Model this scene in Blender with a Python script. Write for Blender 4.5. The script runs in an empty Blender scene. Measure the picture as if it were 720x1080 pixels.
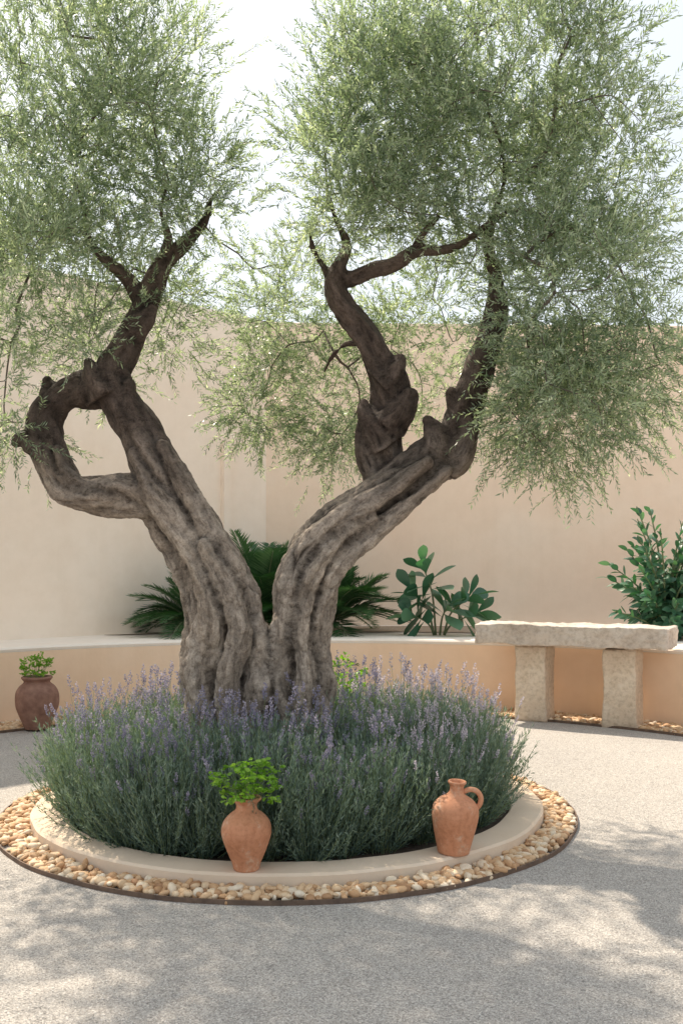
import bpy, math, random
import numpy as np
from mathutils import Vector, noise, kdtree
random.seed(7); rng=np.random.default_rng(7)
S=bpy.context.scene
H=1.35; F=1000.0; HOR=600.0
def P(px,py,Y): return np.array([(px-360)/F*Y, Y, H-(py-HOR)/F*Y])

# ---------------------------------------------------------------- camera
cd=bpy.data.cameras.new("camera"); cam=bpy.data.objects.new("camera",cd); S.collection.objects.link(cam)
cd.sensor_fit='HORIZONTAL'; cd.sensor_width=36; cd.lens=50; cd.shift_y=60/720
cd.clip_end=2000; cam.location=(0,0,H); cam.rotation_euler=(math.radians(90),0,0); S.camera=cam

# ---------------------------------------------------------------- light
AZ=math.radians(-34); EL=math.radians(53)
sv=Vector((math.sin(AZ)*math.cos(EL),math.cos(AZ)*math.cos(EL),math.sin(EL)))
sl=bpy.data.lights.new("sun",'SUN'); so=bpy.data.objects.new("sun",sl); S.collection.objects.link(so)
sl.energy=6.6; sl.angle=math.radians(0.8); sl.color=(1,0.88,0.72)
so.rotation_euler=(-sv).to_track_quat('-Z','Y').to_euler()
w=bpy.data.worlds.new("World"); S.world=w; w.use_nodes=True
nt=w.node_tree; bg=nt.nodes["Background"]; sky=nt.nodes.new("ShaderNodeTexSky")
sky.sky_type='NISHITA'; sky.sun_disc=False; sky.sun_elevation=EL; sky.sun_rotation=AZ
sky.dust_density=5.0; sky.air_density=1.0; sky.ozone_density=1.0
hs=nt.nodes.new("ShaderNodeHueSaturation"); hs.inputs["Saturation"].default_value=.7
nt.links.new(sky.outputs[0],hs.inputs["Color"])
hz=nt.nodes.new("ShaderNodeMix"); hz.data_type='RGBA'; hz.inputs[0].default_value=.88; hz.inputs[7].default_value=(1.90,2.04,2.13,1)
nt.links.new(hs.outputs[0],hz.inputs[6]); nt.links.new(hz.outputs[2],bg.inputs[0]); bg.inputs[1].default_value=0.44
S.view_settings.view_transform='Standard'; S.view_settings.look='None'; S.view_settings.exposure=0

# ---------------------------------------------------------------- materials
def newmat(name):
    m=bpy.data.materials.new(name); m.use_nodes=True
    return m,m.node_tree,m.node_tree.nodes["Principled BSDF"]
def N(t,kind,**kw):
    n=t.nodes.new(kind)
    for k,v in kw.items():
        if k in n.inputs: n.inputs[k].default_value=v
        else: setattr(n,k,v)
    return n
def ramp(t,fac,stops):
    r=t.nodes.new("ShaderNodeValToRGB"); cr=r.color_ramp
    while len(cr.elements)<len(stops): cr.elements.new(0.5)
    for e,(p,c) in zip(cr.elements,stops): e.position=p; e.color=(c[0],c[1],c[2],1)
    t.links.new(fac,r.inputs[0]); return r.outputs[0]
def mixc(t,a,b,fac,mode='MIX'):
    m=t.nodes.new("ShaderNodeMix"); m.data_type='RGBA'; m.blend_type=mode
    for s,v in ((m.inputs[6],a),(m.inputs[7],b),(m.inputs[0],fac)):
        if isinstance(v,(float,int)): s.default_value=v
        elif isinstance(v,tuple): s.default_value=(v[0],v[1],v[2],1)
        else: t.links.new(v,s)
    return m.outputs[2]
def bump(t,p,h,strength,dist,prev=None):
    b=N(t,"ShaderNodeBump",Strength=strength,Distance=dist); t.links.new(h,b.inputs["Height"])
    if prev is not None: t.links.new(prev,b.inputs["Normal"])
    t.links.new(b.outputs[0],p.inputs["Normal"]); return b.outputs[0]
def coord(t): return t.nodes.new("ShaderNodeTexCoord").outputs["Object"]
def noi(t,vec,scale,detail=4,rough=0.55):
    n=N(t,"ShaderNodeTexNoise",Scale=scale,Detail=detail,Roughness=rough); t.links.new(vec,n.inputs["Vector"]); return n.outputs["Fac"]

def leafmat(name,stops,trans=0.4,rough=0.45,tint=(1.3,1.5,0.6),spec=0.4):
    m,t,p=newmat(name)
    a=t.nodes.new("ShaderNodeAttribute"); a.attribute_name="rnd"
    c=ramp(t,a.outputs["Fac"],stops); t.links.new(c,p.inputs["Base Color"])
    p.inputs["Roughness"].default_value=rough; p.inputs["Specular IOR Level"].default_value=spec
    if trans<=0: return m
    tr=t.nodes.new("ShaderNodeBsdfTranslucent")
    c2=mixc(t,c,tint,1.0,'MULTIPLY'); t.links.new(c2,tr.inputs[0])
    ms=t.nodes.new("ShaderNodeMixShader"); ms.inputs[0].default_value=trans
    t.links.new(p.outputs[0],ms.inputs[1]); t.links.new(tr.outputs[0],ms.inputs[2])
    t.links.new(ms.outputs[0],t.nodes["Material Output"].inputs[0]); return m

M_olive=leafmat("olive_leaf",[(0,(.12,.17,.12)),(.45,(.27,.33,.25)),(.8,(.42,.475,.395)),(1,(.58,.62,.545))],0.50,0.36,(1.5,1.6,0.90))
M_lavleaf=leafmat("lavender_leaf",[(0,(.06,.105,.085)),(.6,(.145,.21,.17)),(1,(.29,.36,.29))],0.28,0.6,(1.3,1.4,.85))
M_lavfl=leafmat("lavender_flower",[(0,(.17,.165,.25)),(.6,(.30,.285,.38)),(1,(.52,.485,.55))],0.4,0.7,(1.3,1.25,1.25))
M_lavsunlit=leafmat("sunlit_lavender_flower",[(0,(.33,.30,.37)),(.6,(.54,.50,.57)),(1,(.76,.71,.75))],0.45,0.7,(1.25,1.2,1.2))  # lit copy of lavender_flower: backlight painted into a paler colour
M_herb=leafmat("herb_leaf",[(0,(.14,.28,.03)),(.6,(.22,.40,.06)),(1,(.34,.50,.10))],0.45,0.4,(1.3,1.5,.5))
M_dark=leafmat("dark_leaf",[(0,(.035,.085,.035)),(.6,(.07,.16,.065)),(1,(.15,.25,.12))],0.25,0.35,(1.2,1.7,.6))
M_broad=leafmat("broad_leaf",[(0,(.035,.10,.065)),(.6,(.065,.16,.10)),(1,(.13,.24,.15))],0.22,0.35,(1.2,1.7,.6))
M_stemgreen=leafmat("green_stem",[(0,(.13,.18,.09)),(1,(.22,.26,.14))],0.2)

def plaster(name,c1,c2,c3):
    m,t,p=newmat(name); v=coord(t)
    n1=noi(t,v,0.7,5,.6); n2=noi(t,v,6,6,.65); n3=noi(t,v,60,4,.6)
    c=ramp(t,n1,[(.3,c1),(.55,c2),(.8,c3)])
    c=mixc(t,c,ramp(t,n2,[(.35,(.93,.92,.90)),(.6,(1,1,1))]),0.5,'MULTIPLY')
    mp=N(t,"ShaderNodeMapping"); mp.inputs["Scale"].default_value=(5,5,.35); t.links.new(v,mp.inputs[0])
    st=noi(t,mp.outputs[0],1.0,5,.6)
    c=mixc(t,c,ramp(t,st,[(.38,(.90,.87,.83)),(.5,(1,1,1))]),0.16,'MULTIPLY')
    t.links.new(c,p.inputs["Base Color"]); p.inputs["Roughness"].default_value=.92
    p.inputs["Specular IOR Level"].default_value=.2
    b=bump(t,p,n2,.35,.008); bump(t,p,n3,.3,.003,b); return m
M_wallL=plaster("cream_plaster_lit",(.92,.77,.63),(.94,.81,.68),(.95,.84,.73))  # left wall lighter than the right: brighter lighting put into the plaster colour
M_wall=plaster("peach_plaster",(.90,.69,.53),(.92,.735,.575),(.93,.78,.635))
M_low=plaster("ochre_plaster",(.86,.61,.42),(.89,.66,.47),(.91,.72,.55))
M_cap=plaster("pale_coping_plaster",(.86,.76,.65),(.89,.80,.70),(.91,.84,.76))
M_kerb=plaster("kerb_plaster",(.66,.52,.39),(.72,.59,.46),(.76,.65,.53))

def stone(name,c1,c2,c3):
    m,t,p=newmat(name); v=coord(t)
    n1=noi(t,v,3,6,.65); n2=noi(t,v,28,6,.7)
    vo=N(t,"ShaderNodeTexVoronoi",Scale=16.0); t.links.new(v,vo.inputs["Vector"])
    c=ramp(t,n1,[(.3,c1),(.5,c2),(.75,c3)])
    c=mixc(t,c,ramp(t,n2,[(.35,(.62,.58,.54)),(.55,(1,1,1))]),0.65,'MULTIPLY')
    t.links.new(c,p.inputs["Base Color"]); p.inputs["Roughness"].default_value=.9
    b=bump(t,p,n1,.7,.03); b=bump(t,p,vo.outputs["Distance"],.3,.01,b); bump(t,p,n2,.8,.010,b); return m
M_stone=stone("warm_limestone",(.54,.41,.30),(.67,.55,.42),(.74,.64,.52))
M_slab=stone("weathered_limestone",(.44,.37,.31),(.60,.52,.44),(.68,.62,.55))

def gravelmat():
    m,t,p=newmat("fine_gravel"); v=coord(t)
    vo=N(t,"ShaderNodeTexVoronoi",Scale=230.0); t.links.new(v,vo.inputs["Vector"])
    vo2=N(t,"ShaderNodeTexVoronoi",Scale=115.0); t.links.new(v,vo2.inputs["Vector"])
    n1=noi(t,v,1.1,5,.6); n2=noi(t,v,14,4,.6)
    sep=t.nodes.new("ShaderNodeSeparateColor"); t.links.new(vo.outputs["Color"],sep.inputs[0])
    sep2=t.nodes.new("ShaderNodeSeparateColor"); t.links.new(vo2.outputs["Color"],sep2.inputs[0])
    c=ramp(t,sep.outputs[0],[(0,(.25,.235,.22)),(.25,(.37,.348,.325)),(.7,(.46,.432,.403)),(1,(.64,.605,.565))])
    c=mixc(t,c,ramp(t,sep2.outputs[1],[(0,(.66,.655,.65)),(.22,(1,1,1)),(.88,(1,1,1)),(1,(1.18,1.16,1.14))]),0.65,'MULTIPLY')
    c=mixc(t,c,ramp(t,n1,[(.3,(.90,.89,.88)),(.65,(1.05,1.03,1.0))]),0.8,'MULTIPLY')
    c=mixc(t,c,ramp(t,n2,[(.3,(.90,.89,.88)),(.6,(1,1,1))]),0.6,'MULTIPLY')
    t.links.new(c,p.inputs["Base Color"]); p.inputs["Roughness"].default_value=.95
    p.inputs["Specular IOR Level"].default_value=.15
    b=bump(t,p,n2,.5,.012); b=bump(t,p,vo2.outputs["Distance"],.6,.006,b); bump(t,p,vo.outputs["Distance"],.5,.003,b); return m
M_gravel=gravelmat()

def pebblemat():
    m,t,p=newmat("river_pebble"); v=coord(t)
    a=t.nodes.new("ShaderNodeAttribute"); a.attribute_name="rnd"
    c=ramp(t,a.outputs["Fac"],[(0,(.34,.18,.09)),(.2,(.52,.31,.16)),(.5,(.64,.44,.26)),(.8,(.70,.53,.35)),(1,(.76,.66,.52))])
    n=noi(t,v,45,4,.6); c=mixc(t,c,ramp(t,n,[(.35,(.8,.75,.7)),(.6,(1,1,1))]),.6,'MULTIPLY')
    t.links.new(c,p.inputs["Base Color"]); p.inputs["Roughness"].default_value=.7; bump(t,p,n,.3,.004); return m
M_pebble=pebblemat()
def simple(name,c1,c2,scale,rough=.9,bs=.4,bd=.01,metal=0):
    m,t,p=newmat(name); v=coord(t); n=noi(t,v,scale,6,.65)
    t.links.new(ramp(t,n,[(.3,c1),(.7,c2)]),p.inputs["Base Color"]); p.inputs["Roughness"].default_value=rough
    p.inputs["Metallic"].default_value=metal; bump(t,p,n,bs,bd); return m
M_soil=simple("dark_soil",(.04,.03,.022),(.12,.085,.06),30,.95,.9,.03)
M_drysoil=simple("dry_soil",(.30,.22,.15),(.46,.36,.26),24,.95,.9,.03)
M_steel=simple("rusted_steel",(.09,.06,.045),(.20,.13,.09),18,.7,.3,.004,.2)
M_twig=simple("olive_twig",(.08,.065,.052),(.18,.145,.12),40,.9)
def terracotta():
    m,t,p=newmat("terracotta"); v=coord(t)
    n1=noi(t,v,9,5,.6); n2=noi(t,v,60,5,.6); n3=noi(t,v,17,6,.7)
    c=ramp(t,n1,[(.3,(.48,.20,.10)),(.55,(.58,.265,.145)),(.75,(.62,.33,.20))])
    c=mixc(t,c,(.66,.50,.38),ramp(t,n3,[(.55,(0,0,0)),(.70,(.75,.75,.75))]))
    c=mixc(t,c,ramp(t,n2,[(.35,(.72,.68,.64)),(.55,(1,1,1))]),.6,'MULTIPLY')
    mp=N(t,"ShaderNodeMapping"); mp.inputs["Scale"].default_value=(1,1,60); t.links.new(v,mp.inputs[0])
    rg=noi(t,mp.outputs[0],1.5,2,.5)
    t.links.new(c,p.inputs["Base Color"]); p.inputs["Roughness"].default_value=.85
    b=bump(t,p,rg,.3,.004); bump(t,p,n2,.35,.003,b); return m
M_terra=terracotta()
M_terradark=simple("weathered_clay",(.18,.085,.06),(.34,.19,.135),12,.85,.4,.006)

def barkmat():
    m,t,p=newmat("olive_bark")
    a=t.nodes.new("ShaderNodeAttribute"); a.attribute_name="grain"; v=a.outputs["Vector"]
    sm=t.nodes.new("ShaderNodeAttribute"); sm.attribute_name="seam"
    o=coord(t)
    n1=noi(t,v,7,7,.7); n2=noi(t,o,30,7,.75); n3=noi(t,o,2.0,4,.6); n4=noi(t,v,40,6,.72); n5=noi(t,o,11,6,.7); n6=noi(t,o,85,5,.7)
    n1=mixc(t,n1,n5,sm.outputs["Fac"]); n4=mixc(t,n4,n2,sm.outputs["Fac"])
    c=ramp(t,n1,[(.32,(.19,.158,.132)),(.45,(.335,.288,.245)),(.58,(.47,.412,.36)),(.74,(.65,.585,.52))])
    c=mixc(t,c,ramp(t,n2,[(.38,(.46,.43,.41)),(.50,(1,1,1))]),.6,'MULTIPLY')
    c=mixc(t,c,ramp(t,n4,[(.38,(.38,.35,.33)),(.49,(1,1,1))]),.65,'MULTIPLY')
    c=mixc(t,c,ramp(t,n6,[(.36,(.55,.52,.5)),(.52,(1,1,1)),(.7,(1.2,1.18,1.15))]),.6,'MULTIPLY')
    c=mixc(t,c,ramp(t,n3,[(.35,(.70,.68,.66)),(.65,(1.22,1.2,1.16))]),.85,'MULTIPLY')
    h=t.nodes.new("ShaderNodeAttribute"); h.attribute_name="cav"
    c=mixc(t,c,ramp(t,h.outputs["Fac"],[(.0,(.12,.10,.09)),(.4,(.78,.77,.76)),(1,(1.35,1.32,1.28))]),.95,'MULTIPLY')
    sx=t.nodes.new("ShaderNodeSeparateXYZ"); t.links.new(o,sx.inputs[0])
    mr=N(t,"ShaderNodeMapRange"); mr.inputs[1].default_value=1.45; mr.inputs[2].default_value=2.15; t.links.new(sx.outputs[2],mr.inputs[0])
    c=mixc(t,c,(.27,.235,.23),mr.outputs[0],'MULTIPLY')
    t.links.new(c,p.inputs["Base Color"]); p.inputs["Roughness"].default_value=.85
    p.inputs["Specular IOR Level"].default_value=.3
    b=bump(t,p,n1,1.0,.035); b=bump(t,p,n4,.9,.013,b); b=bump(t,p,n2,.9,.014,b); bump(t,p,n6,.6,.004,b); return m
M_bark=barkmat()

# ---------------------------------------------------------------- helpers
def obj(name,mesh,parent=None,loc=(0,0,0),rot=(0,0,0),**props):
    o=bpy.data.objects.new(name,mesh); S.collection.objects.link(o)
    o.location=loc; o.rotation_euler=rot
    if parent is not None: o.parent=parent
    for k,v in props.items(): o[k]=v
    return o
def mesh_np(name,V,Q,mat,attrs=None,smooth=False,mi=None):
    me=bpy.data.meshes.new(name)
    if isinstance(Q,np.ndarray):
        n,k=Q.shape
        me.vertices.add(len(V)); me.vertices.foreach_set("co",np.asarray(V,dtype=np.float32).ravel())
        me.loops.add(n*k); me.loops.foreach_set("vertex_index",Q.astype(np.int32).ravel())
        me.polygons.add(n); me.polygons.foreach_set("loop_start",np.arange(0,n*k,k,dtype=np.int32))
        try: me.polygons.foreach_set("loop_total",np.full(n,k,dtype=np.int32))
        except Exception: pass
        me.update(calc_edges=True)
    else:
        me.from_pydata([tuple(map(float,v)) for v in V],[],[tuple(int(i) for i in q) for q in Q]); me.update()
    if attrs:
        for an,(ty,arr) in attrs.items():
            at=me.attributes.new(an,ty,'POINT')
            at.data.foreach_set("value" if ty=='FLOAT' else "vector",np.asarray(arr,dtype=np.float32).ravel())
    for mm in (mat if isinstance(mat,(list,tuple)) else [mat]): me.materials.append(mm)
    if mi is not None: me.polygons.foreach_set("material_index",np.asarray(mi,dtype=np.int32))
    if smooth: me.polygons.foreach_set("use_smooth",np.ones(len(me.polygons),dtype=bool))
    return me
def nrm(a): return a/np.maximum(np.linalg.norm(a,axis=-1,keepdims=True),1e-9)
def leaves(Pb,D,L,W,rnd,curl=0.12,wpos=.45,side=None):
    n=len(Pb); D=nrm(D)
    R=nrm(rng.normal(size=(n,3))) if side is None else side
    Sd=nrm(np.cross(D,R)); Nn=np.cross(Sd,D)
    L=np.broadcast_to(L,(n,))[:,None]; W=np.broadcast_to(W,(n,))[:,None]
    mid=Pb+D*L*wpos+Nn*L*curl
    V=np.stack([Pb,mid+Sd*W/2,Pb+D*L,mid-Sd*W/2],1).reshape(-1,3)
    Q=np.arange(4*n).reshape(n,4)
    return V,Q,np.repeat(rnd,4)
def cat(parts):
    Vs,Qs,Rs=[],[],[]; o=0
    for V,Q,R in parts:
        Vs.append(V);Qs.append(Q+o);Rs.append(R);o+=len(V)
    return np.concatenate(Vs),np.concatenate(Qs),np.concatenate(Rs)
def catmull(pts,step=0.03):
    pts=np.asarray(pts,float); e=np.vstack([2*pts[0]-pts[1],pts,2*pts[-1]-pts[-2]]); out=[]
    for i in range(len(pts)-1):
        p0,p1,p2,p3=e[i:i+4]; n=max(2,int(np.linalg.norm(p2[:3]-p1[:3])/step))
        for j in range(n):
            t=j/n; out.append(.5*((2*p1)+(-p0+p2)*t+(2*p0-5*p1+4*p2-p3)*t*t+(-p0+3*p1-3*p2+p3)*t**3))
    out.append(pts[-1]); return np.array(out)
def frames(C):
    T=nrm(np.gradient(C,axis=0)); u=np.cross(T[0],[0.3,1,0.1]); u/=np.linalg.norm(u); U=[u]
    for i in range(1,len(C)):
        u=U[-1]-T[i]*np.dot(U[-1],T[i]); U.append(u/np.linalg.norm(u))
    U=np.array(U); return T,U,np.cross(T,U)
def tube(pts,na=8,step=.05,flute=0,seed=0,k=5,twist=1.5,cap=True):
    Q=catmull(pts,step)
    if flute>0:   # rounded end
        d=nrm(Q[-1,:3]-Q[-2,:3]); r0=Q[-1,3]; ext=[]
        for a in (25,50,70,84):
            ext.append([*(Q[-1,:3]+d*r0*math.sin(math.radians(a))),r0*math.cos(math.radians(a))])
        Q=np.vstack([Q,ext])
    C=Q[:,:3]; r=np.maximum(Q[:,3],.0015); T,U,B=frames(C)
    s=np.concatenate([[0],np.cumsum(np.linalg.norm(np.diff(C,axis=0),axis=1))])
    th=np.linspace(0,2*np.pi,na,endpoint=False)
    rs=np.random.default_rng(seed); ph=rs.uniform(0,6.28,4)
    TH,SS=np.meshgrid(th,s)
    fl=1+flute*(np.cos(k*(TH+twist*SS)+ph[0]+.8*np.sin(5*SS+ph[1]))*.5+np.cos((k-2)*(TH-twist*.7*SS)+ph[1])*.4+np.cos((2*k+1)*(TH+twist*SS)+ph[2])*.2)
    fl+=flute*.7*np.sin(SS*8+ph[3]+2*np.cos(TH+ph[0]))
    RR=r[:,None]*fl
    V=C[:,None]+U[:,None]*(np.cos(TH)*RR)[...,None]+B[:,None]*(np.sin(TH)*RR)[...,None]
    G=np.stack([np.cos(TH+.5*SS)*RR+seed*1.37,np.sin(TH+.5*SS)*RR,SS*.24+seed*.7],-1).reshape(-1,3)
    n=len(C); V=V.reshape(-1,3)
    i=np.arange(n-1)[:,None]*na; j=np.arange(na)[None]; jn=(j+1)%na
    faces=np.stack([i+j,i+jn,i+na+jn,i+na+j],-1).reshape(-1,4)
    fl_=faces.tolist()
    if cap: fl_+= [list(range(na))[::-1],[ (n-1)*na+q for q in range(na)]]
    return V,fl_,G
def cat_tubes(ts):
    V=[];Fc=[];G=[];o=0
    for v,f,g in ts:
        V.append(v);G.append(g);Fc+=[[a+o for a in q] for q in f];o+=len(v)
    return np.concatenate(V),Fc,np.concatenate(G)

# ================================================================ ground
def sheet(name,x0,x1,y0,y1,z,mat,**pr):
    V=[(x0,y0,z),(x1,y0,z),(x1,y1,z),(x0,y1,z)]
    return obj(name,mesh_np(name,V,[[0,1,2,3]],mat),**pr)
sheet("ground",-400,400,-400,400,0,M_gravel,kind="structure")

WH=4.37
def wall(name,a,b,h,th,mat,label,parent=None):
    a=np.array(a,float);b=np.array(b,float); d=b-a; L=np.linalg.norm(d); d/=L; n=np.array([-d[1],d[0]])
    nx=max(1,int(L/.12)); V=[];Fc=[]
    rows=[(0,0),(0,h-.04),(.015,h-.012),(.05,h),(th-.05,h),(th-.015,h-.012),(th,h-.04),(th,0)]
    for i in range(nx+1):
        s=i/nx*L; wob=.012*noise.noise(Vector((s*1.3,0,3)))
        for (o,z) in rows:
            p=a+d*s+n*(o+.006*noise.noise(Vector((s*2,z,o)))); zz=z+(wob if z>1 else 0)
            V.append((p[0],p[1],zz))
    k=len(rows)
    for i in range(nx):
        for j in range(k-1): Fc.append([i*k+j,(i+1)*k+j,(i+1)*k+j+1,i*k+j+1])
    Fc.append(list(range(k))); Fc.append([nx*k+q for q in range(k)][::-1])
    if parent: return obj(name,mesh_np(name,V,Fc,mat,smooth=False),parent)
    return obj(name,mesh_np(name,V,Fc,mat,smooth=False),label=label,category="wall")
gw=wall("garden_wall",(-7.94,4.5),(-.90,11.54),WH,.35,M_wallL,"tall cream plaster garden wall, extra light put into its colour, with smooth rounded top edge")
wall("pilaster",(-1.36,11.0),(-1.29,11.07),2.82,.16,M_wallL,"",gw)
wall("garden_wall",(-1.25,11.51),(9.5,11.85),WH-.01,.35,M_wall,"tall peach plaster garden wall behind the stone bench")

CW=np.array([-.1,5.0])
def arcsweep(prof,a0,a1,n,c,zfun=None):
    V=[];Fc=[];k=len(prof)
    for i in range(n+1):
        a=a0+(a1-a0)*i/n
        for (r,z) in prof:
            rr=r+.008*noise.noise(Vector((a*6,z*3,r))); V.append((c[0]+rr*math.cos(a),c[1]+rr*math.sin(a),z))
    for i in range(n):
        for j in range(k-1): Fc.append([i*k+j,(i+1)*k+j,(i+1)*k+j+1,i*k+j+1])
    return V,Fc
LH=.665
low=obj("low_garden_wall",None,label="low curved ochre plaster wall with pale flat coping ringing the courtyard",category="wall")
obj("wall_face",mesh_np("wall_face",*arcsweep([(4.3,0),(4.3,LH-.045)],math.radians(-20),math.radians(200),200,CW),M_low),low)
obj("coping",mesh_np("coping",*arcsweep([(4.303,LH-.045),(4.297,LH-.02),(4.31,LH-.004),(4.335,LH),(4.70,LH),(4.70,.3)],math.radians(-20),math.radians(200),200,CW),M_cap),low)
def outer(a):
    c,s=math.cos(a),math.sin(a); t=[9.3]
    if s-c>.01: t.append(7.34/(s-c))
    if s>.01: t.append((11.5+.94*.0335+(-.1)*.0335-5)/(s-.0335*c) if s-.0335*c>0 else 99)
    return min(t)+.02
V=[];Fc=[];n=120
for i in range(n+1):
    a=math.radians(-20+220*i/n); r=outer(a)
    for rr in (4.69,r): V.append((CW[0]+rr*math.cos(a),CW[1]+rr*math.sin(a),LH-.006))
for i in range(n): Fc.append([2*i,2*i+2,2*i+3,2*i+1][::-1])
obj("terrace",mesh_np("terrace",V,Fc,M_cap),kind="structure")
V=[];Fc=[];n=60
for i in range(n+1):
    a=math.radians(5+ (116-5)*i/n); r=outer(a)-.25
    for rr in (5.3+.05*math.sin(i*1.7),max(r,5.4)): V.append((CW[0]+rr*math.cos(a),CW[1]+rr*math.sin(a),LH+.002))
for i in range(n): Fc.append([2*i,2*i+2,2*i+3,2*i+1][::-1])
obj("soil",mesh_np("soil",V,Fc,M_drysoil),kind="structure")

# ================================================================ round bed
BC=np.array([-.289,5.37]); RK=1.40; RO=1.575
KZ=.068
kprof=[(RK-.18,.0),(RK-.18,KZ-.010),(RK-.170,KZ),(RK-.014,KZ),(RK-.002,KZ-.010),(RK,0)][::-1]
obj("kerb",mesh_np("kerb",*arcsweep(kprof,0,2*math.pi,180,BC),M_kerb),label="round cream plaster kerb edging the lavender bed",category="kerb")
V=[(BC[0],BC[1],.05)];Fc=[]
for i in range(96): a=i/96*2*math.pi; V.append((BC[0]+(RK-.175)*math.cos(a),BC[1]+(RK-.175)*math.sin(a),.04))
for i in range(96): Fc.append([0,1+i,1+(i+1)%96])
obj("bed_soil",mesh_np("bed_soil",V,Fc,M_soil),kind="structure")
obj("steel_edging",mesh_np("steel_edging",*arcsweep([(RO-.004,0),(RO-.004,.02),(RO+.002,.02),(RO+.002,0)][::-1],0,2*math.pi,180,BC),M_steel),
    label="thin rusted steel edging around the pebble ring",category="edging")
obj("steel_edging",mesh_np("steel_edging",*arcsweep([(3.86,0),(3.86,.022),(3.868,.022),(3.868,0)],math.radians(-20),math.radians(200),200,CW),M_steel),
    label="thin rusted steel edging along the low wall",category="edging")

import bmesh
bm=bmesh.new(); bmesh.ops.create_icosphere(bm,subdivisions=2,radius=1); ICO=np.array([v.co[:] for v in bm.verts]); ICF=np.array([[v.index for v in f.verts] for f in bm.faces]); bm.free()
def pebbles(name,pts,smin,smax,**pr):
    n=len(pts); k=len(ICO)
    sc=rng.uniform(smin,smax,(n,1)); s3=np.concatenate([sc*rng.uniform(.8,1.3,(n,1)),sc*rng.uniform(.6,1,(n,1)),sc*rng.uniform(.45,.75,(n,1))],1)
    V=ICO[None]*s3[:,None]
    ph=rng.uniform(0,6.28,(n,1)); V*= (1+.12*np.sin(3*ICO[None,:,0]+ph)+.10*np.sin(4*ICO[None,:,1]-ph))[...,None]
    a=rng.uniform(0,6.28,n); b=rng.normal(0,.35,n)
    ca,sa,cb,sb=np.cos(a),np.sin(a),np.cos(b),np.sin(b)
    x=V[...,0]*cb[:,None]-V[...,2]*sb[:,None]; z=V[...,0]*sb[:,None]+V[...,2]*cb[:,None]; y=V[...,1]
    V=np.stack([x*ca[:,None]-y*sa[:,None],x*sa[:,None]+y*ca[:,None],z],-1)+pts[:,None]
    Q=(ICF[None]+np.arange(n)[:,None,None]*k).reshape(-1,3)
    return obj(name,mesh_np(name,V.reshape(-1,3),Q,M_pebble,{"rnd":('FLOAT',np.repeat(rng.uniform(0,1,n),k))},smooth=True),**pr)
def ringpts(n,r0,r1,a0,a1,c,z):
    r=np.sqrt(rng.uniform(r0**2,r1**2,n)); a=rng.uniform(a0,a1,n)
    return np.stack([c[0]+r*np.cos(a),c[1]+r*np.sin(a),rng.uniform(z[0],z[1],n)],1)
pebbles("pebble_gravel",ringpts(2700,RK+.012,RO-.02,0,2*math.pi,BC,(.004,.026)),.014,.029,kind="stuff",label="honey and tan river pebbles ringing the bed")
pebbles("pebble_gravel",ringpts(5200,3.89,4.28,math.radians(25),math.radians(160),CW,(.0,.02)),.015,.034,kind="stuff",label="pale river pebbles along the low wall")
gp=np.stack([rng.uniform(-2.2,2.4,32000),2.3+4.2*rng.uniform(0,1,32000)**1.4,np.full(32000,.001)],1)
d=np.hypot(gp[:,0]-BC[0],gp[:,1]-BC[1]); gp=gp[d>RO+.02]
def grit(pts):
    n=len(pts); B=np.array([(1,0,0),(0,1,0),(-1,0,0),(0,-1,0),(0,0,1.)]); F_=np.array([[0,1,4],[1,2,4],[2,3,4],[3,0,4]])
    s=rng.uniform(.0018,.0042,(n,1,1)); a=rng.uniform(0,6.28,n)
    V=B[None]*s*rng.uniform(.6,1.2,(n,5,1))*np.array([1,1,.8]); ca,sa=np.cos(a)[:,None],np.sin(a)[:,None]
    V=np.stack([V[...,0]*ca-V[...,1]*sa,V[...,0]*sa+V[...,1]*ca,V[...,2]],-1)+pts[:,None]
    return V.reshape(-1,3),(F_[None]+np.arange(n)[:,None,None]*5).reshape(-1,3),np.repeat(rng.uniform(0,1,n),5)
M_grit=leafmat("grit",[(0,(.24,.225,.21)),(.4,(.42,.395,.37)),(1,(.68,.645,.60))],0.0,.9,(1,1,1),.2)
v,q,r=grit(gp); obj("fine_gravel",mesh_np("fine_gravel",v,q,M_grit,{"rnd":('FLOAT',r)}),kind="stuff",label="loose pale grit on the courtyard")

# ================================================================ stone bench
bench=obj("stone_bench",None,loc=(2.05,8.36,0),label="rustic pale limestone slab bench on two carved legs",category="bench")
ang=math.atan2(-.42,.75); bench.rotation_euler=(0,0,ang)
def rough_box(nx,fn,mat,name,amp,fr,seed):
    bm=bmesh.new(); bmesh.ops.create_cube(bm,size=2)
    bmesh.ops.subdivide_edges(bm,edges=bm.edges[:],cuts=nx,use_grid_fill=True)
    for v in bm.verts:
        u=v.co.copy(); p=Vector(fn(u))
        q=p*fr+Vector((seed,seed*2,0))
        v.co=p+Vector((noise.noise(q),noise.noise(q+Vector((9,0,0))),noise.noise(q+Vector((0,9,0)))))*amp+Vector((noise.noise(q*4),noise.noise(q*4+Vector((9,0,0))),noise.noise(q*4+Vector((0,9,0)))))*amp*.4
    me=bpy.data.meshes.new(name); bm.to_mesh(me); bm.free(); me.materials.append(mat)
    me.polygons.foreach_set("use_smooth",np.ones(len(me.polygons),dtype=bool)); return me
def rnd_box(u,hx,hy,hz,r):
    c=[max(-1,min(1,a)) for a in u]; p=Vector((c[0]*hx,c[1]*hy,c[2]*hz))
    q=Vector((max(-hx+r,min(hx-r,p.x)),max(-hy+r,min(hy-r,p.y)),max(-hz+r,min(hz-r,p.z)))); d=p-q
    if d.length>1e-6 and d.length>r: p=q+d.normalized()*r
    return p
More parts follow.
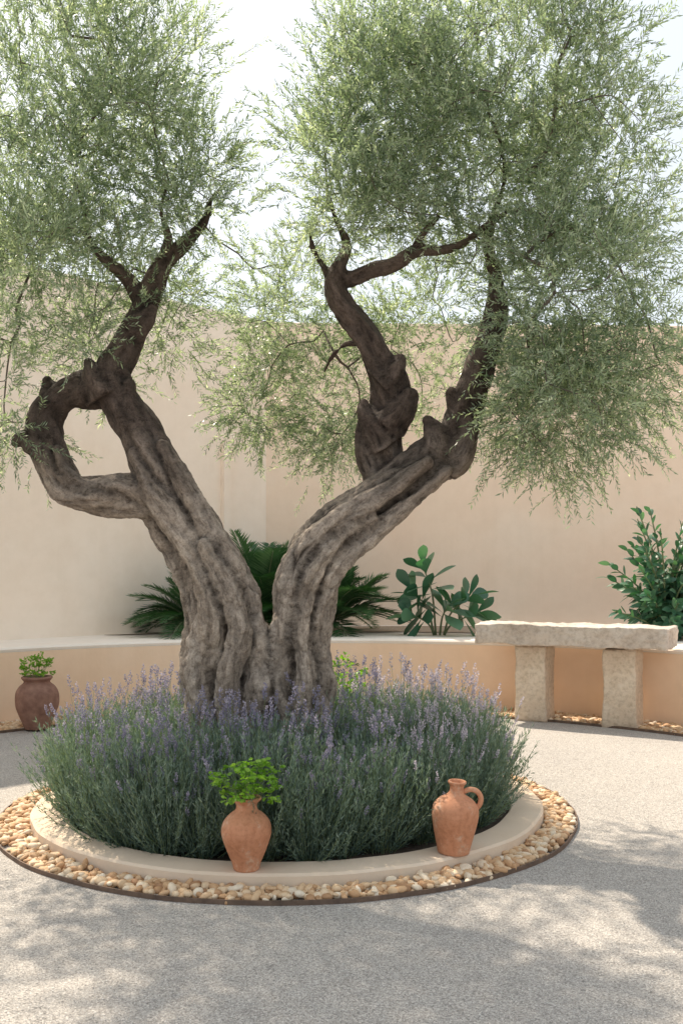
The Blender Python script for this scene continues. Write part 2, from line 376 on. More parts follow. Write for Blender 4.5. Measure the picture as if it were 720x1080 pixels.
me=rough_box(54,lambda u:rnd_box(u,.835,.225,.090,.010),M_slab,"seat",.017,7,3)
obj("seat",me,bench,loc=(0,-.02,LH+.105))
def legfn(u):
    z=u[2]; wst=1-.07*(1-z*z)-.02*z
    return rnd_box(Vector((u[0],u[1],u[2])),.148*wst,.135,.338,.014)
for k,(x) in enumerate((-.345,.43)):
    me=rough_box(22,legfn,M_stone,"leg",.010,6,10+k*5); obj("leg",me,bench,loc=(x,-.04,.332))

# ================================================================ pots
def lathe(prof,n=56,wob=.004,seed=0):
    pr=catmull([(r,0,z,0) for r,z in prof],.006)[:,[0,2]]
    V=[];Fc=[];k=len(pr)
    for i in range(n):
        a=i/n*2*math.pi
        for r,z in pr:
            rr=max(r,.0005)*(1+ (wob/.1)*noise.noise(Vector((math.cos(a)*1.5,math.sin(a)*1.5,z*9+seed)))*.6); V.append((rr*math.cos(a),rr*math.sin(a),z))
    for i in range(n):
        for j in range(k-1): Fc.append([i*k+j,((i+1)%n)*k+j,((i+1)%n)*k+j+1,i*k+j+1])
    return V,Fc
def handle(pts,r): 
    v,f,g=tube([(x,y,z,r) for x,y,z in pts],10,.008); return v,f
PX,PY=-.405,4.045
p1=obj("terracotta_pot",None,loc=(PX,PY,KZ),label="small terracotta amphora holding a green herb, standing on the kerb",category="pot")
prof=[(0,.0),(.045,.0),(.055,.004),(.062,.03),(.085,.085),(.103,.14),(.106,.17),(.098,.205),(.073,.235),(.05,.252),(.044,.268),(.047,.283),(.06,.295),(.064,.303),(.06,.309),(.05,.305),(.038,.285),(.036,.26),(.05,.24),(.06,.2)]
obj("body",mesh_np("body",*lathe(prof,seed=1),M_terra,smooth=True),p1)
V,Q=lathe([(0,.27),(.02,.272),(.039,.27)],24,0); obj("soil_fill",mesh_np("soil_fill",V,Q,M_soil),p1)
p2=obj("terracotta_jug",None,loc=(.505,4.29,KZ+.002),rot=(math.radians(2),math.radians(3),0),label="terracotta jug with one loop handle, standing on the kerb",category="jug")
prof=[(0,.0),(.065,.0),(.073,.005),(.078,.03),(.092,.09),(.102,.14),(.106,.175),(.100,.21),(.078,.238),(.048,.256),(.034,.272),(.031,.292),(.034,.306),(.042,.315),(.040,.323),(.032,.32),(.024,.295),(.025,.27),(.05,.24),(.07,.2)]
obj("body",mesh_np("body",*lathe(prof,seed=5),M_terra,smooth=True),p2)
v,f=handle([(.03,0,.275),(.06,0,.287),(.09,0,.281),(.110,0,.255),(.108,0,.222),(.09,0,.198)],.012)
obj("handle",mesh_np("handle",v,f,M_terra,smooth=True),p2)
p3=obj("terracotta_urn",None,loc=(-2.545,7.93,.015),label="dark weathered round clay urn with small plant beside low wall",category="pot")
prof=[(0,0),(.09,0),(.10,.006),(.125,.06),(.165,.16),(.178,.23),(.172,.30),(.145,.35),(.112,.38),(.105,.395),(.118,.41),(.128,.425),(.118,.437),(.1,.43),(.088,.40),(.09,.37),(.11,.33)]
obj("body",mesh_np("body",*lathe(prof,seed=9),M_terradark,smooth=True),p3)
V,Q=lathe([(0,.40),(.05,.402),(.09,.40)],24,0); obj("soil_fill",mesh_np("soil_fill",V,Q,M_soil),p3)

def broad_leaf(Pb,D,up,L,W,droop=.25,fold=.25,wp=.6,n=6,lobes=0):
    D=nrm(D); Sd=nrm(np.cross(D,up)); Nn=np.cross(Sd,D); V=[];Q=[]
    for i in range(n+1):
        t=i/n; c=Pb+D*L*t-np.array([0,0,1.])*droop*L*t*t
        e=math.sin(math.pi*t**(math.log(.5)/math.log(wp)))**.75 if 0<t<1 else 0.05
        wv=W/2*e
        V+= [c+Sd*wv+Nn*wv*fold,c,c-Sd*wv+Nn*wv*fold]
    for i in range(n):
        b=3*i; Q+=[[b,b+1,b+4,b+3],[b+1,b+2,b+5,b+4]]
    return np.array(V),np.array(Q),np.full(len(V),random.random())
UP=np.array([0,0,1.])
def ribbon(a,b,w):
    d=nrm(b-a); s=nrm(np.cross(d,rng.normal(size=a.shape)))*w/2
    V=np.stack([a-s,a+s,b+s*.6,b-s*.6],1).reshape(-1,3); return V,np.arange(len(V)).reshape(-1,4),np.repeat(rng.uniform(0,1,len(a)),4)

def herb(name,loc,spread,height,nst,ll,label,upr=0.0):
    e=obj(name,None,loc=loc,label=label,category="plant")
    lv=[];st=[]
    for i in range(nst):
        a=random.uniform(0,6.28); rr=spread*math.sqrt(random.random()); tip=np.array([rr*math.cos(a),rr*math.sin(a),height*(.15+.85*random.random())*(1-.35*(rr/spread)**2)])
        base=np.array([.012*math.cos(a),.012*math.sin(a),-.02]); mid=(base+tip)/2+np.array([0,0,.02])
        st+= [ribbon(base[None],mid[None],.003),ribbon(mid[None],tip[None],.0025)]
        for j in range(5):
            aa=a+(j-2)*.9+random.uniform(-.3,.3); dd=np.array([math.cos(aa),math.sin(aa),random.uniform(-.4,.8)+upr])
            pb=tip-nrm(tip-mid)*random.uniform(0,.03)
            st.append(ribbon(pb[None],(pb+dd*ll*.4)[None],.0015))
            for kx in (-.7,0,.7):
                a3=aa+kx; d3=np.array([math.cos(a3),math.sin(a3),dd[2]])
                lv.append(broad_leaf(pb+dd*ll*.35,d3,UP+rng.normal(size=3)*.9,ll*random.uniform(.6,1.05),ll*.5,.2,.15,.6,4))
    V,Q,R=cat(lv); obj("leaves",mesh_np("leaves",V,Q,M_herb,{"rnd":('FLOAT',R)},smooth=True),e)
    V,Q,R=cat(st); obj("stem",mesh_np("stem",V,Q,M_stemgreen,{"rnd":('FLOAT',R)}),e)
herb("herb_plant",(PX,PY,KZ+.285),.155,.20,60,.029,"bright green leafy herb growing from the amphora")
herb("herb_plant",(-2.545,7.93,.41),.14,.26,60,.028,"small upright green herb growing from the dark clay urn",1.0)
herb("herb_plant",(.02,5.86,.04),.20,.80,110,.034,"bright green herb growing among the lavender beside the trunk",.8)

# ================================================================ lavender
def lav_variant(seed,edge=False):
    r=np.random.default_rng(seed); lv=[];ms=[];fl=[]
    ns=185
    a=r.uniform(0,6.28,ns); th=np.abs(r.normal(0,.56,ns)).clip(0,1.3); L=r.uniform(.30,.54,ns)*(1-.28*th)
    for i in range(ns):
        d0=np.array([math.cos(a[i])*math.sin(th[i]),math.sin(a[i])*math.sin(th[i]),math.cos(th[i])])
        b=np.array([math.cos(a[i]),math.sin(a[i]),0])*.09*r.random()
        K=15; t=np.linspace(.10,1,K)[:,None]
        c=b+d0*L[i]*t+UP*(.16*th[i]*t*t*L[i]*2)
        tan=nrm(d0+UP*(.6*th[i]*t))
        for s_ in range(3):
            D=nrm(tan+r.normal(size=(K,3))*.36+UP*.12)
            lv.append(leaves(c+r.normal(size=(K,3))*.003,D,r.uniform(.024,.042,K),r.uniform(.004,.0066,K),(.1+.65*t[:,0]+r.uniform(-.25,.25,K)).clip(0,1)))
        ms.append(ribbon(b[None],c[K//2][None],.004)); ms.append(ribbon(c[K//2][None],c[-1][None],.003))
    nf=30
    a=r.uniform(0,6.28,nf); th=np.abs(r.normal(0,.34,nf)).clip(0,.9); L=r.uniform(.32,.70,nf)*(1-.12*th)
    for i in range(nf):
        d0=np.array([math.cos(a[i])*math.sin(th[i]),math.sin(a[i])*math.sin(th[i]),math.cos(th[i])])
        m_=d0*L[i]*.55; top=d0*L[i]*.92+UP*.25*th[i]*L[i]+r.normal(size=3)*.008
        ms.append(ribbon(m_[None]*.3,m_[None],.003)); ms.append(ribbon(m_[None],top[None],.0028))
        d1=nrm(top-m_); hl=r.uniform(.045,.09); K=28
        t=np.linspace(0,1,K)[:,None]; prof=(.35+.65*np.sin(np.pi*(t*.8+.15)))
        rad=nrm(r.normal(size=(K,3)))
        c=top+d1*hl*(t-.25)+rad*.004*prof
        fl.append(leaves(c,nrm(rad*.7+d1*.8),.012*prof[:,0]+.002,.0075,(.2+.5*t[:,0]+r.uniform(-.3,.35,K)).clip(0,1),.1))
    A=cat(lv);B=cat(ms);C=cat(fl); D=cat([B,C]); mi=np.concatenate([np.zeros(len(B[1])),np.ones(len(C[1]))])
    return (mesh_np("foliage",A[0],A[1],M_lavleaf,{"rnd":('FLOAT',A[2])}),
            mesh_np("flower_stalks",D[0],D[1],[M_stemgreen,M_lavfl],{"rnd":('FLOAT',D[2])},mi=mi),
            mesh_np("flower_stalks_sunlit",D[0],D[1],[M_stemgreen,M_lavsunlit],{"rnd":('FLOAT',D[2])},mi=mi))
LV=[lav_variant(s) for s in (11,12,13,14,15)]
random.seed(21)
lpts=[]
# a continuous row just inside the kerb, then the interior
for k in range(34):
    a=2*math.pi*k/34+random.uniform(-.04,.04); dx=math.cos(a)
    r=1.10+random.uniform(-.03,.035)-.06*max(0,dx)+.05*max(0,-dx)
    lpts.append((BC[0]+r*math.cos(a),BC[1]+r*math.sin(a),r))
tries=0
while len(lpts)<88 and tries<60000:
    tries+=1
    r=.95*math.sqrt(random.random()); a=random.uniform(0,6.28); x=BC[0]+r*math.cos(a); y=BC[1]+r*math.sin(a)
    if math.hypot((x+.44)/1.35,y-5.42)<.24: continue
    if math.hypot(x-.02,y-5.86)<.16: continue
    if all(math.hypot(x-q[0],y-q[1])>.20 for q in lpts): lpts.append((x,y,r))
for i,(x,y,r) in enumerate(lpts):
    ms=LV[i%5]; pale=x>.12+random.uniform(-.25,.25)  # right-hand plants take the flower copy with sunlight painted in
    e=obj("lavender_plant",None,loc=(x,y,.035),rot=(random.uniform(-.06,.06),random.uniform(-.06,.06),random.uniform(0,6.28)),
        label="bushy lavender plant with %s flower spikes in the round bed"%("sunlight-painted purple" if pale else "purple"),category="lavender",group="lavender plants in the round bed")
    sc=random.uniform(.84,1.12)*(1.0 if y<5.2 else 1.06)*(.92 if r>1.0 else 1.0); wd=.95 if r>1.0 else 1.05; e.scale=(sc*wd,sc*wd,sc)
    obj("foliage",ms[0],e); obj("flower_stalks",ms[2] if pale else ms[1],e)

# ================================================================ olive tree
TB=(-.42,5.40,0)
tree=obj("olive_tree",None,loc=TB,label="ancient twisted olive tree with forked gnarled trunk and silvery crown",category="tree")
TBv=np.array(TB)
LIMB=[]
def path(lst,Y0=5.4,limb=False):
    out=[]
    for px,py,w_,*dy in lst:
        Y=Y0+(dy[0] if dy else 0); p=P(px,py,Y); out.append((*p,w_*Y/2000))
        if limb and py<limb: LIMB.append(p)
    return out
T=[]
# left trunk core
T.append(tube(path([(246,865,104,0),(242,790,84,0),(238,730,72,0),(234,670,66,0),(227,625,62,-.02),(208,575,60,-.04),(185,535,58,-.05),(166,495,52,-.05),(146,462,46,-.03),(128,430,42,0),(118,398,38,0),(132,366,33,.03),(143,335,27,.06),(158,305,24,.08),(172,278,20,.1),(198,256,15,.12),(214,234,10,.12),(222,212,6,.1),(236,192,3,.08)],limb=260),64,.022,.16,1,3,1.8))
T.append(tube(path([(172,280,14,.1),(178,250,9,.05),(170,222,6,.0),(178,190,3,-.02)],limb=260),12,.025,.12,41,3,2))
T.append(tube(path([(206,865,66,-.10),(216,770,48,-.17),(214,710,42,-.20),(226,650,34,-.24),(214,600,32,-.22),(188,556,28,-.20),(162,518,24,-.18),(142,480,18,-.15)]),32,.022,.18,2,3,3))
T.append(tube(path([(268,870,60,-.14),(260,780,40,-.23),(270,712,35,-.22),(264,655,34,-.20),(244,600,30,-.21),(222,560,26,-.22),(198,515,22,-.20),(172,470,16,-.16)]),32,.022,.18,3,3,-3))
T.append(tube(path([(236,875,46,-.27),(246,780,30,-.29),(240,720,27,-.30),(252,665,26,-.30),(240,618,24,-.30),(218,576,18,-.27)]),28,.022,.18,4,3,3))
T.append(tube(path([(196,860,40,0),(206,760,30,-.04),(203,700,24,-.06),(204,650,22,-.05),(192,606,20,-.05),(166,556,18,-.06),(150,520,16,-.08)]),28,.022,.18,6,3,3))
T.append(tube(path([(180,540,28,-.12),(168,500,22,-.16),(150,468,20,-.14),(138,436,18,-.10),(136,405,14,-.08)]),24,.022,.18,42,3,3))
# loop on the left limb
T.append(tube(path([(178,530,52,-.04),(140,521,44,-.06),(105,522,41,-.06),(74,518,40,-.04),(57,495,38,0),(49,465,40,.02),(52,438,36,.03),(68,418,36,.03),(92,410,40,.02),(118,402,44,0)]),32,.022,.19,46,4,4))
T.append(tube(path([(160,524,26,-.14),(125,512,20,-.14),(92,514,18,-.12),(70,500,18,-.10),(62,476,14,-.08)]),20,.022,.18,43,3,5))
T.append(tube(path([(56,462,36,.02),(36,464,28,.0),(22,462,20,-.02),(16,466,12,-.02)]),24,.02,.2,7,3,3))
T.append(tube(path([(60,432,34,0),(54,414,26,.02),(50,402,14,.03)]),20,.02,.2,8,3,3))
T.append(tube(path([(112,418,44,-.04),(100,398,28,-.05),(94,384,14,-.04)]),20,.02,.2,9,3,3))
T.append(tube(path([(146,312,20,.06),(132,292,15,.04),(112,275,12,.0),(94,255,10,-.02),(90,222,7,0),(80,190,4,.02),(82,160,2,.02)],limb=300),16,.03,.1,10,3,2))
T.append(tube(path([(140,350,26,.02),(152,338,20,.0),(160,326,10,.0)]),16,.02,.2,47,3,2))
# right trunk core
T.append(tube(path([(324,870,82,.02),(322,800,66,.02),(320,740,56,0),(317,690,56,0),(319,640,58,0),(332,595,60,-.02),(357,560,58,-.03),(394,530,54,-.03),(430,508,51,-.02),(459,486,48,0),(481,458,42,.02),(492,425,38,.03),(504,392,33,.04),(518,350,26,.05),(524,318,21,.06),(522,290,16,.07),(514,255,12,.08),(522,222,8,.08),(532,185,5,.08),(528,150,3,.08)],limb=290),64,.022,.16,21,3,-1.7))
T.append(tube(path([(308,865,46,-.12),(304,780,35,-.18),(299,715,32,-.20),(301,655,31,-.22),(311,602,30,-.22),(338,564,27,-.22),(378,534,26,-.21),(418,512,20,-.19),(450,488,15,-.17)]),32,.022,.18,22,3,2.5))
T.append(tube(path([(343,868,46,-.10),(337,780,33,-.16),(339,720,30,-.16),(335,665,30,-.18),(349,612,29,-.18),(373,578,25,-.19),(406,552,22,-.17),(444,522,18,-.16),(470,497,13,-.14)]),32,.022,.18,23,3,-2.5))
T.append(tube(path([(322,875,36,-.23),(317,770,23,-.25),(323,710,22,-.26),(316,655,22,-.26),(330,604,21,-.26),(356,572,17,-.24),(392,545,13,-.22)]),28,.022,.18,24,3,-3))
# knobs at the right elbow
T.append(tube(path([(452,498,44,-.02),(460,472,34,-.04),(456,452,24,-.03),(452,444,13,-.03)]),24,.02,.2,25,3,2))
T.append(tube(path([(468,492,34,-.05),(483,479,31,-.06),(491,460,24,-.06),(490,442,14,-.05)]),24,.02,.2,26,3,2))
T.append(tube(path([(494,438,32,.02),(483,426,22,.0),(476,414,12,.0)]),20,.02,.18,27,3,2))
T.append(tube(path([(500,410,30,.04),(511,398,20,.02),(518,384,10,.02)]),20,.02,.18,28,3,2))
# middle limb
T.append(tube(path([(410,525,48,.06),(402,490,46,.09),(402,458,44,.1),(412,432,41,.1),(408,405,40,.08),(398,382,33,.06),(385,352,29,.04),(366,325,28,.03),(353,302,24,.02),(356,284,20,.02),(364,258,11,.04),(354,232,7,.06),(346,205,4,.08)],limb=270),36,.022,.2,31,4,2.5))
T.append(tube(path([(404,470,42,.08),(392,450,32,.05),(384,436,22,.04),(383,426,12,.04)]),20,.02,.2,32,3,2))
T.append(tube(path([(410,446,42,.06),(424,432,30,.02),(432,418,18,.0)]),20,.02,.2,33,3,2))
T.append(tube(path([(402,405,38,.04),(414,392,26,.02),(422,380,14,.02)]),20,.02,.18,34,3,2))
T.append(tube(path([(354,292,22,.02),(372,292,17,.0),(392,284,15,-.02),(416,279,14,-.04),(436,266,14,-.05),(462,264,11,-.04),(488,256,9,-.02),(512,238,6,0),(536,222,4,0)],limb=285),16,.025,.14,35,3,2))
T.append(tube(path([(436,266,12,-.05),(446,246,7,-.05),(462,228,4,-.05)],limb=250),12,.025,.1,36,3,2))
T.append(tube(path([(352,300,16,.03),(342,282,9,.03),(330,262,6,.02),(326,240,3,0)],limb=285),12,.025,.1,37,3,2))
T.append(tube(path([(388,360,9,.03),(364,364,6,.1),(350,376,4,.2),(342,392,3,.3)],limb=380),10,.025,.1,38,3,2))
V,Fc,G=cat_tubes(T)
TID=np.concatenate([np.full(len(t[0]),i) for i,t in enumerate(T)])
me=mesh_np("trunk_raw",V,Fc,M_bark)
tmp=obj("tmp",me); md=tmp.modifiers.new("r",'REMESH'); md.mode='VOXEL'; md.voxel_size=.0085
sm=tmp.modifiers.new("s",'SMOOTH'); sm.factor=.5; sm.iterations=3
dg=bpy.context.evaluated_depsgraph_get(); ev=tmp.evaluated_get(dg); me2=bpy.data.meshes.new_from_object(ev)
bpy.data.objects.remove(tmp)
nv=len(me2.vertices); co=np.empty(nv*3,dtype=np.float32); me2.vertices.foreach_get("co",co); co=co.reshape(-1,3).astype(float)
no=np.array([v.normal[:] for v in me2.vertices])
kd=kdtree.KDTree(len(V))
for i,p in enumerate(V): kd.insert(p,i)
kd.balance()
GG=np.empty((nv,3)); tid=np.empty(nv,int); co0=co.copy()
for i in range(nv):
    res=kd.find_n(co0[i],7); t0=TID[res[0][1]]; tid[i]=t0; ws=0; g=np.zeros(3)
    for (_,ix,dist) in res:
        if TID[ix]==t0:
            w_=1/(dist*dist+4e-5); g+=G[ix]*w_; ws+=w_
    GG[i]=g/ws
ed=np.empty(len(me2.edges)*2,dtype=np.int32); me2.edges.foreach_get("vertices",ed); ed=ed.reshape(-1,2)
seam=np.zeros(nv); bad=tid[ed[:,0]]!=tid[ed[:,1]]; seam[ed[bad].ravel()]=1.0
deg=np.zeros(nv); np.add.at(deg,ed[:,0],1); np.add.at(deg,ed[:,1],1)
for it in range(5):
    mx=seam.copy(); np.maximum.at(mx,ed[:,0],seam[ed[:,1]]*.84); np.maximum.at(mx,ed[:,1],seam[ed[:,0]]*.84); seam=mx
for it in range(3):
    acc=np.zeros(nv); np.add.at(acc,ed[:,0],seam[ed[:,1]]); np.add.at(acc,ed[:,1],seam[ed[:,0]]); seam=.3*seam+.7*acc/np.maximum(deg,1)
seam=np.clip(seam*1.25-.15,0,1)
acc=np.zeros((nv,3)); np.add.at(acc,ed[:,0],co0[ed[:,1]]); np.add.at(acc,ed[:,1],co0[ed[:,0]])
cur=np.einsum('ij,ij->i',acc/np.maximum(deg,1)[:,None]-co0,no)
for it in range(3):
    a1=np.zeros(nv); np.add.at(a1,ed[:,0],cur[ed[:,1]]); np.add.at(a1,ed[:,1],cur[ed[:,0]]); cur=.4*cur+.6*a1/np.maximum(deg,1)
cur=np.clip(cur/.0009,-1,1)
cav=np.empty(nv)
for i in range(nv):
    gg=GG[i]; c0=Vector(co0[i]); wx=noise.noise(c0*2.2)*.12
    q=Vector(((gg[0]+wx)*6.5,(gg[1]-wx)*6.5,gg[2]*8)); a_=abs(noise.noise(q)); b_=noise.noise(q*3.4); c_=noise.noise(c0*6); e_=noise.noise(c0*26); f_=noise.noise(c0*13); h_=abs(noise.noise(c0*18+Vector((7,1,3))))
    msk=max(0,min(1,.45+2.0*noise.noise(c0*2.7+Vector((4,4,4)))))
    k_=1-seam[i]
    rid=(1-min(1,a_*6.0))*(.2+.8*msk)*k_
    pit=1-min(1,h_*5)
    fine=min(1,max(.45,(2.1-c0[2])/1.5+.4))
    co[i]=co0[i]+no[i]*(-.032*rid*rid+.008*b_*k_+.020*c_+.010*f_+.007*e_-.005*pit)*fine
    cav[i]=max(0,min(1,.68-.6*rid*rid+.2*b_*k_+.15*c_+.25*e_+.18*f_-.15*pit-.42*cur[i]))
me2.vertices.foreach_set("co",(co-TBv).astype(np.float32).ravel())
at_=me2.attributes.new("grain",'FLOAT_VECTOR','POINT'); at_.data.foreach_set("vector",GG.astype(np.float32).ravel())
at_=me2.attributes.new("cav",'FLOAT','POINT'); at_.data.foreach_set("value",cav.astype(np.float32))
at_=me2.attributes.new("seam",'FLOAT','POINT'); at_.data.foreach_set("value",seam.astype(np.float32))
me2.materials.clear(); me2.materials.append(M_bark); me2.polygons.foreach_set("use_smooth",np.ones(len(me2.polygons),dtype=bool)); me2.update()
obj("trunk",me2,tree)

# crown blobs: px,py,Y,rx,ry(px),rd(m),sprigs,droop
BL=[
(80,105,5.4,118,115,.7,1080,.0),
(15,195,5.3,100,125,.65,850,.1),
(-105,350,5.4,90,110,.6,240,.3),
(155,75,5.5,64,80,.5,430,-.05),
(188,195,5.4,46,62,.4,360,.1),
(224,205,5.4,24,52,.3,100,.15),
(55,300,5.4,105,80,.6,720,.2),
(170,322,5.75,38,55,.35,240,.35),
(108,372,5.9,45,55,.3,150,.35),
(4,400,5.35,34,90,.35,250,.5),
(55,-50,5.4,125,75,.7,360,.0),
(395,115,5.5,90,72,.55,760,.0),
(342,210,5.4,48,82,.45,450,.2),
(400,210,5.25,70,45,.3,350,.1),
(305,330,6.1,56,88,.5,520,.35),
(285,430,6.2,42,50,.35,230,.5),
(370,430,6.2,68,62,.4,400,.45),
(460,350,6.1,80,90,.4,470,.3),
(530,95,5.4,132,92,.75,1350,.05),
(630,185,5.3,70,92,.55,800,.2),
(598,310,5.2,90,105,.6,1250,.4),
(590,425,5.15,72,76,.45,800,.6),
(665,360,5.2,46,88,.4,400,.6),
(490,195,5.5,115,85,.6,900,.15),
(540,-30,5.5,95,65,.7,340,.0),
(415,55,5.5,58,42,.4,240,.0),
]
lp=[];tw=[];targets=[]
for (px,py,Y,rx,ry,rd,ns,droop) in BL:
    C=P(px,py,Y); R3=np.array([rx*Y/1000,rd,ry*Y/1000])
    nb=max(4,int(ns/40)); tg=[]
    for b in range(nb):
        u=nrm(rng.normal(size=3))*rng.uniform(.3,1)**.5*.94; p=C+u*R3; tg.append(p); targets.append(p)
    tg=np.array(tg)
    own=rng.integers(0,nb,ns); pos=tg[own]+rng.normal(size=(ns,3))*np.array([.105,.105,.075])
    k=rng.uniform(0,1,ns)<.15; u=nrm(rng.normal(size=(ns,3)))*rng.uniform(0,1,(ns,1))**.4; pos[k]=(C+u*R3)[k]
    out=nrm((pos-C)/R3)
    loc=nrm(pos-tg[own]+1e-4)
    dirn=nrm(out*.35+loc*.45+rng.normal(size=(ns,3))*.42+UP*(.6-droop*1.0))
    Ls=rng.uniform(.10,.23,ns)*(1+.25*droop)
    K=20; t=np.linspace(0.08,1,K)
    c=pos[:,None]+dirn[:,None]*(Ls[:,None]*t)[...,None]-UP*(droop*.3*(Ls[:,None]*t**2))[...,None]
    tan=nrm(dirn[:,None]-UP*(droop*.6*t)[None,:,None])
    side=nrm(np.cross(tan,nrm(rng.normal(size=(ns,1,3)))))
    sg=np.where(np.arange(K)%2==0,1,-1)[None,:,None]
    D=nrm(tan*.9+side*sg*.75+rng.normal(size=(ns,K,3))*.30)
    n=ns*K; shade=np.repeat(rng.uniform(-.25,.25,ns)+.14*np.sin(own*2.1),K)
    lp.append(leaves(c.reshape(-1,3),D.reshape(-1,3),rng.uniform(.025,.044,n),rng.uniform(.006,.0098,n),(rng.beta(2,2.4,n)+shade).clip(0,1),.06))
    tw.append(ribbon(c[:,0],c[:,K//2],.003)); tw.append(ribbon(c[:,K//2],c[:,-1],.002))
V,Q,R=cat(lp); obj("crown",mesh_np("crown",V-TBv,Q,M_olive,{"rnd":('FLOAT',R)}),tree)
V,Q,R=cat(tw); obj("twig",mesh_np("twig",V-TBv,Q,M_twig),tree)
# branch network grown from the limbs to every leaf cluster
nodes=[p for p in LIMB]; par=[-1]*len(nodes); nroot=len(nodes)
tg=np.array(targets); best=np.full(len(tg),1e9); bid=np.zeros(len(tg),int)
depth=[0.0]*nroot
def relax(i0):
    for i in range(i0,len(nodes)):
        dd=np.linalg.norm(tg-nodes[i],axis=1)+depth[i]*.22; m=dd<best; best[m]=dd[m]; bid[m]=i
relax(0); done=np.zeros(len(tg),bool)
for _ in range(len(tg)):
    b2=np.where(done,1e9,best); i=int(np.argmin(b2)); done[i]=True; p0=nodes[bid[i]]; p1=tg[i]; L=np.linalg.norm(p1-p0)
    i0=len(nodes); k=max(1,int(L/.12)); prev=bid[i]; off=rng.normal(size=3)*L*.10+UP*L*.10
    for j in range(1,k+1):
        t=j/k; q=p0*(1-t)+p1*t+off*math.sin(math.pi*t)+(rng.normal(size=3)*.016 if j<k else 0)
        nodes.append(q); par.append(prev); depth.append(depth[prev]+L/k); prev=len(nodes)-1
    relax(i0)
cnt=np.zeros(len(nodes))
for i in range(len(nodes)-1,nroot-1,-1):
    cnt[i]+=.35
    if par[i]>=nroot: cnt[par[i]]+=cnt[i]
ch={}
for i in range(nroot,len(nodes)): ch.setdefault(par[i],[]).append(i)
rad=lambda i: min(.022,.0030*cnt[i]**.45)
br=[]
def chain(start,first):
    pts=[(*nodes[start],rad(first)*1.05),(*nodes[first],rad(first))]; cur=first
    while cur in ch:
        ks=sorted(ch[cur],key=lambda q:-cnt[q]); 
        for o in ks[1:]: todo.append((cur,o))
        cur=ks[0]; pts.append((*nodes[cur],rad(cur)))
    br.append(tube(pts,6,.06,0,0))
todo=[(s,f) for s in range(nroot) for f in ch.get(s,[])]
while todo: chain(*todo.pop())
V,Fc,G=cat_tubes(br); obj("branch",mesh_np("branch",V-TBv,Fc,M_twig,smooth=True),tree)

# ================================================================ background plants
def sago(loc,sc,nf,seed,label):
    e=obj("sago_palm",None,loc=loc,label=label,category="palm"); r=np.random.default_rng(seed); lv=[];st=[]
    for i in range(nf):
        a=i*2.399+r.uniform(-.3,.3); el=math.radians(r.uniform(8,80)); L=sc*r.uniform(.75,1.08)
        d=np.array([math.cos(a)*math.cos(el),math.sin(a)*math.cos(el),math.sin(el)])
        K=58; t=np.linspace(0.02,1,K); dr=r.uniform(.3,.6)
        c=UP*.12+d*(L*t)[:,None]-UP*(dr*L*t**2.2)[:,None]*math.cos(el*.8)
        tan=nrm(np.gradient(c,axis=0)); s=nrm(np.cross(tan,UP)); nn=np.cross(s,tan)
        for sg in (-1,1):
            D=nrm(tan*.65+s*sg*.9+nn*.25-UP*.12+r.normal(size=(K,3))*.09)
            ll=L*.24*np.sin(np.pi*(.1+.86*t))**.7+.01
            m=t>.14
            lv.append(leaves(c[m],D[m],ll[m],.012*sc/.9+.002,(r.uniform(.1,.8)+r.uniform(-.15,.15,m.sum())).clip(0,1),.03,.35,side=nn[m]))
        st.append(tube([(*c[0],.012),(*c[K//2],.008),(*c[-1],.003)],5,.08,0,i))
    V,Q,R=cat(lv); obj("fronds",mesh_np("fronds",V,Q,M_dark,{"rnd":('FLOAT',R)}),e)
    V,Fc,G=cat_tubes(st); obj("stem",mesh_np("stem",V,Fc,M_stemgreen,{"rnd":('FLOAT',np.full(len(V),.4))},smooth=True),e)
def at(px,Y): p=P(px,660,Y); return (p[0],p[1],LH)
sago(at(206,9.95),.84,54,1,"dark green feathery sago palm in front of the cream wall")
sago(at(278,10.5),1.2,62,2,"large dark green sago palm in the wall corner")
sago(at(350,10.2),.98,54,3,"dark green feathery sago palm beside the olive trunk")

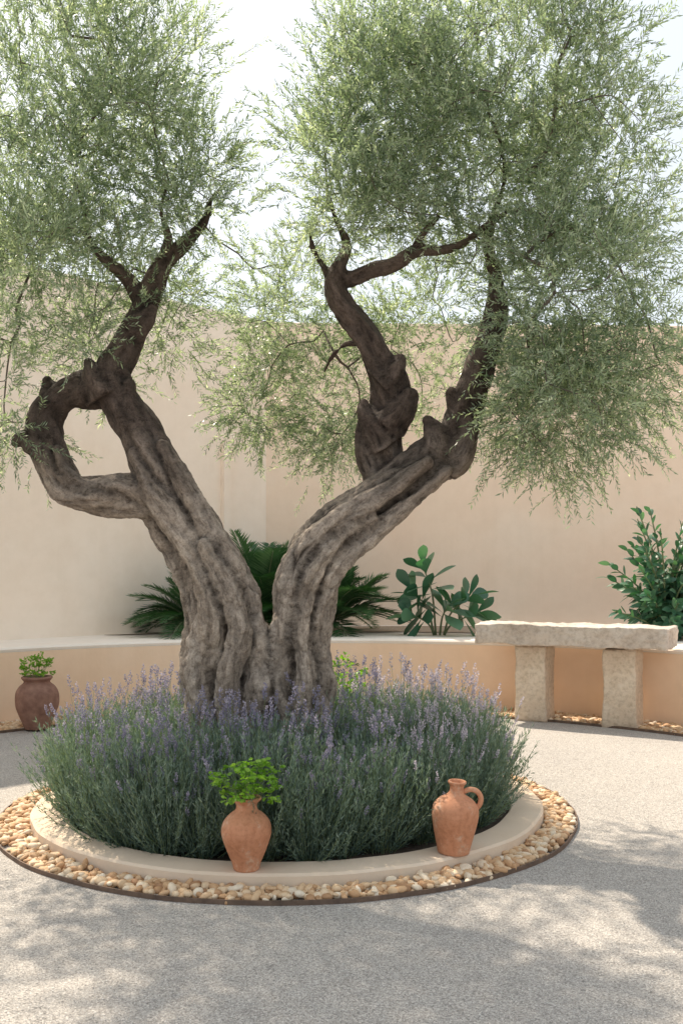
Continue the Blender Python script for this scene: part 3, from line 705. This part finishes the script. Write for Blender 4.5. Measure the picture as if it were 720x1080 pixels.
def broadplant(name,loc,heads,label,LL,WW,nl,mat,seed,wp=.66,cat_="plant",fold=.18,span=.9,el0=5,el1=75,droop=.12):
    random.seed(seed); e=obj(name,None,loc=loc,label=label,category=cat_); lv=[];st=[]
    for (hx,hy,hz,up,spread) in heads:
        base=np.array([hx*.15,hy*.15,0.]); tip=np.array([hx,hy,hz]); mid=(base+tip)/2+np.array([-hx*.2,-hy*.2,.08*hz])
        q=catmull([(*base,.012),(*mid,.009),(*tip,.005)],.04)
        st.append(tube([tuple(a) for a in q[::2]] if len(q)>6 else [tuple(a) for a in q],6,.06,0,1))
        ax=nrm(tip-mid)
        for i in range(nl):
            t=i/nl; a=i*2.399+random.uniform(-.2,.2); el=math.radians(el0+el1*t**1.3+random.uniform(-8,8))
            f=1-(1-t)*span; f=max(.15,f); pb=q[int(f*(len(q)-1))][:3]
            u=nrm(np.cross(ax,[.3,.9,.2])); v=np.cross(ax,u)
            d=(u*math.cos(a)+v*math.sin(a))*math.cos(el)+ax*math.sin(el)
            lv.append(broad_leaf(pb+d*.01,d,ax+rng.normal(size=3)*.2,LL*random.uniform(.75,1.05)*(1-.25*t),WW*random.uniform(.85,1.1)*(1-.2*t),droop,fold,wp,8))
    V,Q,R=cat(lv); obj("leaves",mesh_np("leaves",V,Q,mat,{"rnd":('FLOAT',R)},smooth=True),e)
    V,Fc,G=cat_tubes(st); obj("stem",mesh_np("stem",V,Fc,M_stemgreen,{"rnd":('FLOAT',np.full(len(V),.4))},smooth=True),e)
b=at(462,9.8)
broadplant("rubber_plant",b,[(-.17,0,.74,1,1),(-.30,.05,.48,1,1),(.38,0,.42,.9,1.0),(.43,.1,.22,.9,1),(-.30,-.05,.22,.9,1),(.10,-.1,.32,.8,1)],"leafy plant with large glossy oval dark green leaves by the wall",.38,.17,10,M_broad,5,.66,span=.4,el0=0)
hd=[];rr=random.Random(4)
for i in range(64):
    a=rr.uniform(0,6.28); q=rr.random()**.55; hd.append((.62*q*math.cos(a),.45*q*math.sin(a),rr.uniform(.25,1.5)*(1-.28*q),1.0,1.0))
broadplant("laurel_shrub",(3.20,9.35,LH),hd,"green laurel-like shrub with pointed oval leaves on the terrace",.18,.068,17,M_broad,6,.45,cat_="shrub",span=.7,el0=20,el1=50,droop=.25)
